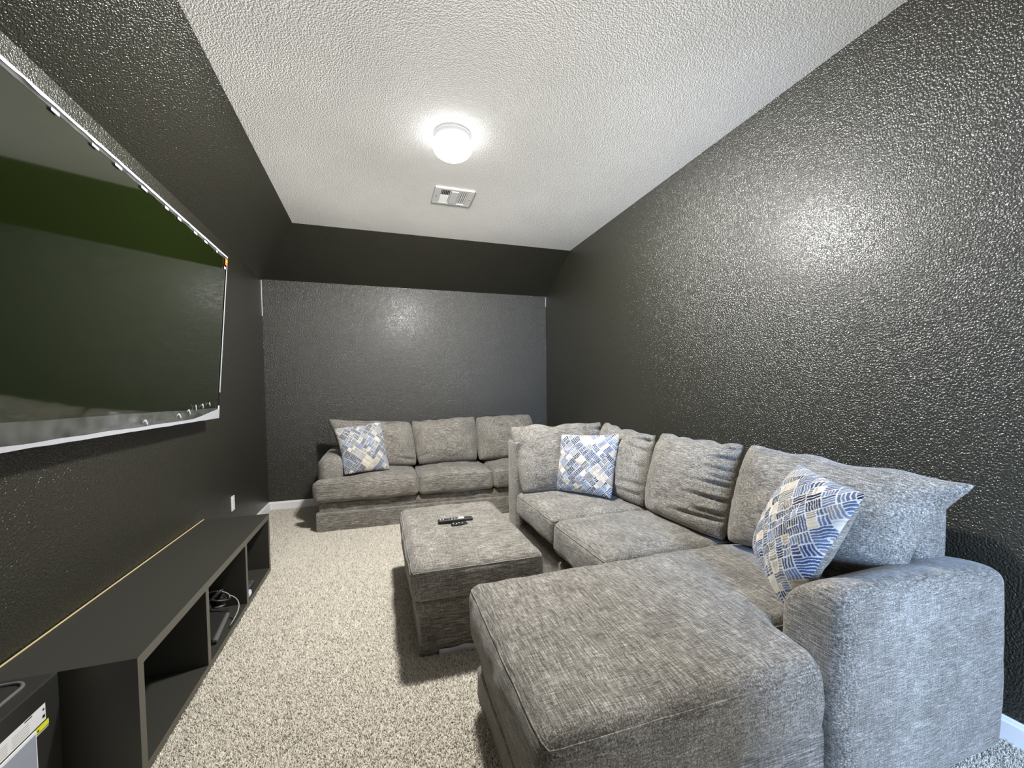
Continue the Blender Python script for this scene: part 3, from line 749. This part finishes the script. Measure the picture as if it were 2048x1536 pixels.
def throw_pillow(label, BL, BR, TR, TL, seed, T=0.085):
    cen = sum((Vector(p) for p in (BL, BR, TR, TL)), Vector())/4; cen.z = min(BL[2], BR[2])
    e = thing('throw_pillow', label, 'pillow', cen, 0, PG)
    off = [tuple(Vector(p)-cen) for p in (BL, BR, TR, TL)]
    pillow('cover', *off, T, T*0.85, [M['print'], M['pillow_back']], e, nu=230, nv=230, pull=(0.06, 0.06, 0.06, 0.06), power=0.55, bottom=0.5, lump=0.005, seed=seed, paint=make_print(seed))
    rimpts = []
    return e
throw_pillow('blue and cream printed pillow leaning on the left arm of the back sofa', (-0.318, 3.97, 0.478), (0.083, 4.06, 0.482), (0.012, 4.20, 0.940), (-0.414, 4.16, 0.892), 71, 0.07)
throw_pillow('upright blue and cream printed pillow in the far corner of the sectional', (1.240, 2.83, 0.466), (1.475, 2.42, 0.478), (1.629, 2.55, 0.907), (1.300, 2.85, 0.888), 72, 0.07)
throw_pillow('large blue and cream printed pillow tucked against the sectional arm in front', (1.46, 1.30, 0.548), (1.280, 1.000, 0.460), (1.30, 0.79, 0.92), (1.50, 1.145, 0.935), 74, 0.085)

# ------------------------------------------------------------------ carpet pile
def carpet_pile():
    rg = np.random.default_rng(5)
    rects = [(-0.74, 1.02, 0.75, 3.93), (XL+0.01, -0.53, 3.18, 4.84), (1.85, 2.005, 0.30, 0.95), (-0.56, -0.53, 3.9, 4.84), (1.1, 1.9, 0.35, 0.80)]
    P = []
    for x0, x1, y0, y1 in rects:
        area = (x1-x0)*(y1-y0)
        dens = 42000
        n = int(area*dens); P.append(np.stack([rg.uniform(x0, x1, n), rg.uniform(y0, y1, n)], 1))
    P = np.concatenate(P)
    ex = [(0.16, 0.72, 1.90, 2.80), (0.37, 1.02, 0.81, 1.57), (1.01, 1.9, 0.80, 3.9)]
    for x0, x1, y0, y1 in ex: P = P[~((P[:, 0] > x0) & (P[:, 0] < x1) & (P[:, 1] > y0) & (P[:, 1] < y1))]
    n = len(P)
    h = rg.uniform(0.006, 0.013, n); ang = rg.uniform(0, 2*np.pi, n); lean = rg.uniform(0.001, 0.009, n); la = rg.uniform(0, 2*np.pi, n); w = rg.uniform(0.0016, 0.0026, n)
    V = np.zeros((n, 4, 3), 'f')
    for k in range(3):
        a = ang+k*2*np.pi/3
        V[:, k, 0] = P[:, 0]+w*np.cos(a); V[:, k, 1] = P[:, 1]+w*np.sin(a)
        V[:, k, 2] = 0.0005
    # blunt twisted tip: each tuft is a thick yarn end
    V[:, 3, 0] = P[:, 0]+lean*np.cos(la); V[:, 3, 1] = P[:, 1]+lean*np.sin(la); V[:, 3, 2] = h
    base = (np.arange(n)*4)[:, None, None]
    T = (base+np.array([[0, 1, 3], [1, 2, 3], [2, 0, 3]])[None]).reshape(-1, 3).astype('i')
    me = bpy.data.meshes.new('carpet_pile')
    me.vertices.add(n*4); me.vertices.foreach_set('co', V.ravel())
    me.loops.add(len(T)*3); me.loops.foreach_set('vertex_index', T.ravel())
    me.polygons.add(len(T)); me.polygons.foreach_set('loop_start', np.arange(len(T), dtype='i')*3)
    me.update(calc_edges=True)
    pal = np.array([(0.74, 0.70, 0.62), (0.66, 0.62, 0.54), (0.56, 0.51, 0.43), (0.38, 0.33, 0.26), (0.22, 0.18, 0.13)])
    ci = rg.choice(5, n, p=[0.40, 0.28, 0.16, 0.10, 0.06]); col = pal[ci]*rg.uniform(0.9, 1.1, (n, 1))
    a = me.color_attributes.new('print', 'FLOAT_COLOR', 'POINT')
    a.data.foreach_set('color', np.concatenate([np.repeat(col, 4, 0), np.ones((n*4, 1))], 1).astype('f').ravel())
    o = link('carpet_pile', me, M['pile'], bpy.data.objects['floor']); o['kind'] = 'stuff'; o['label'] = 'beige frieze carpet pile flecked with brown'
carpet_pile()
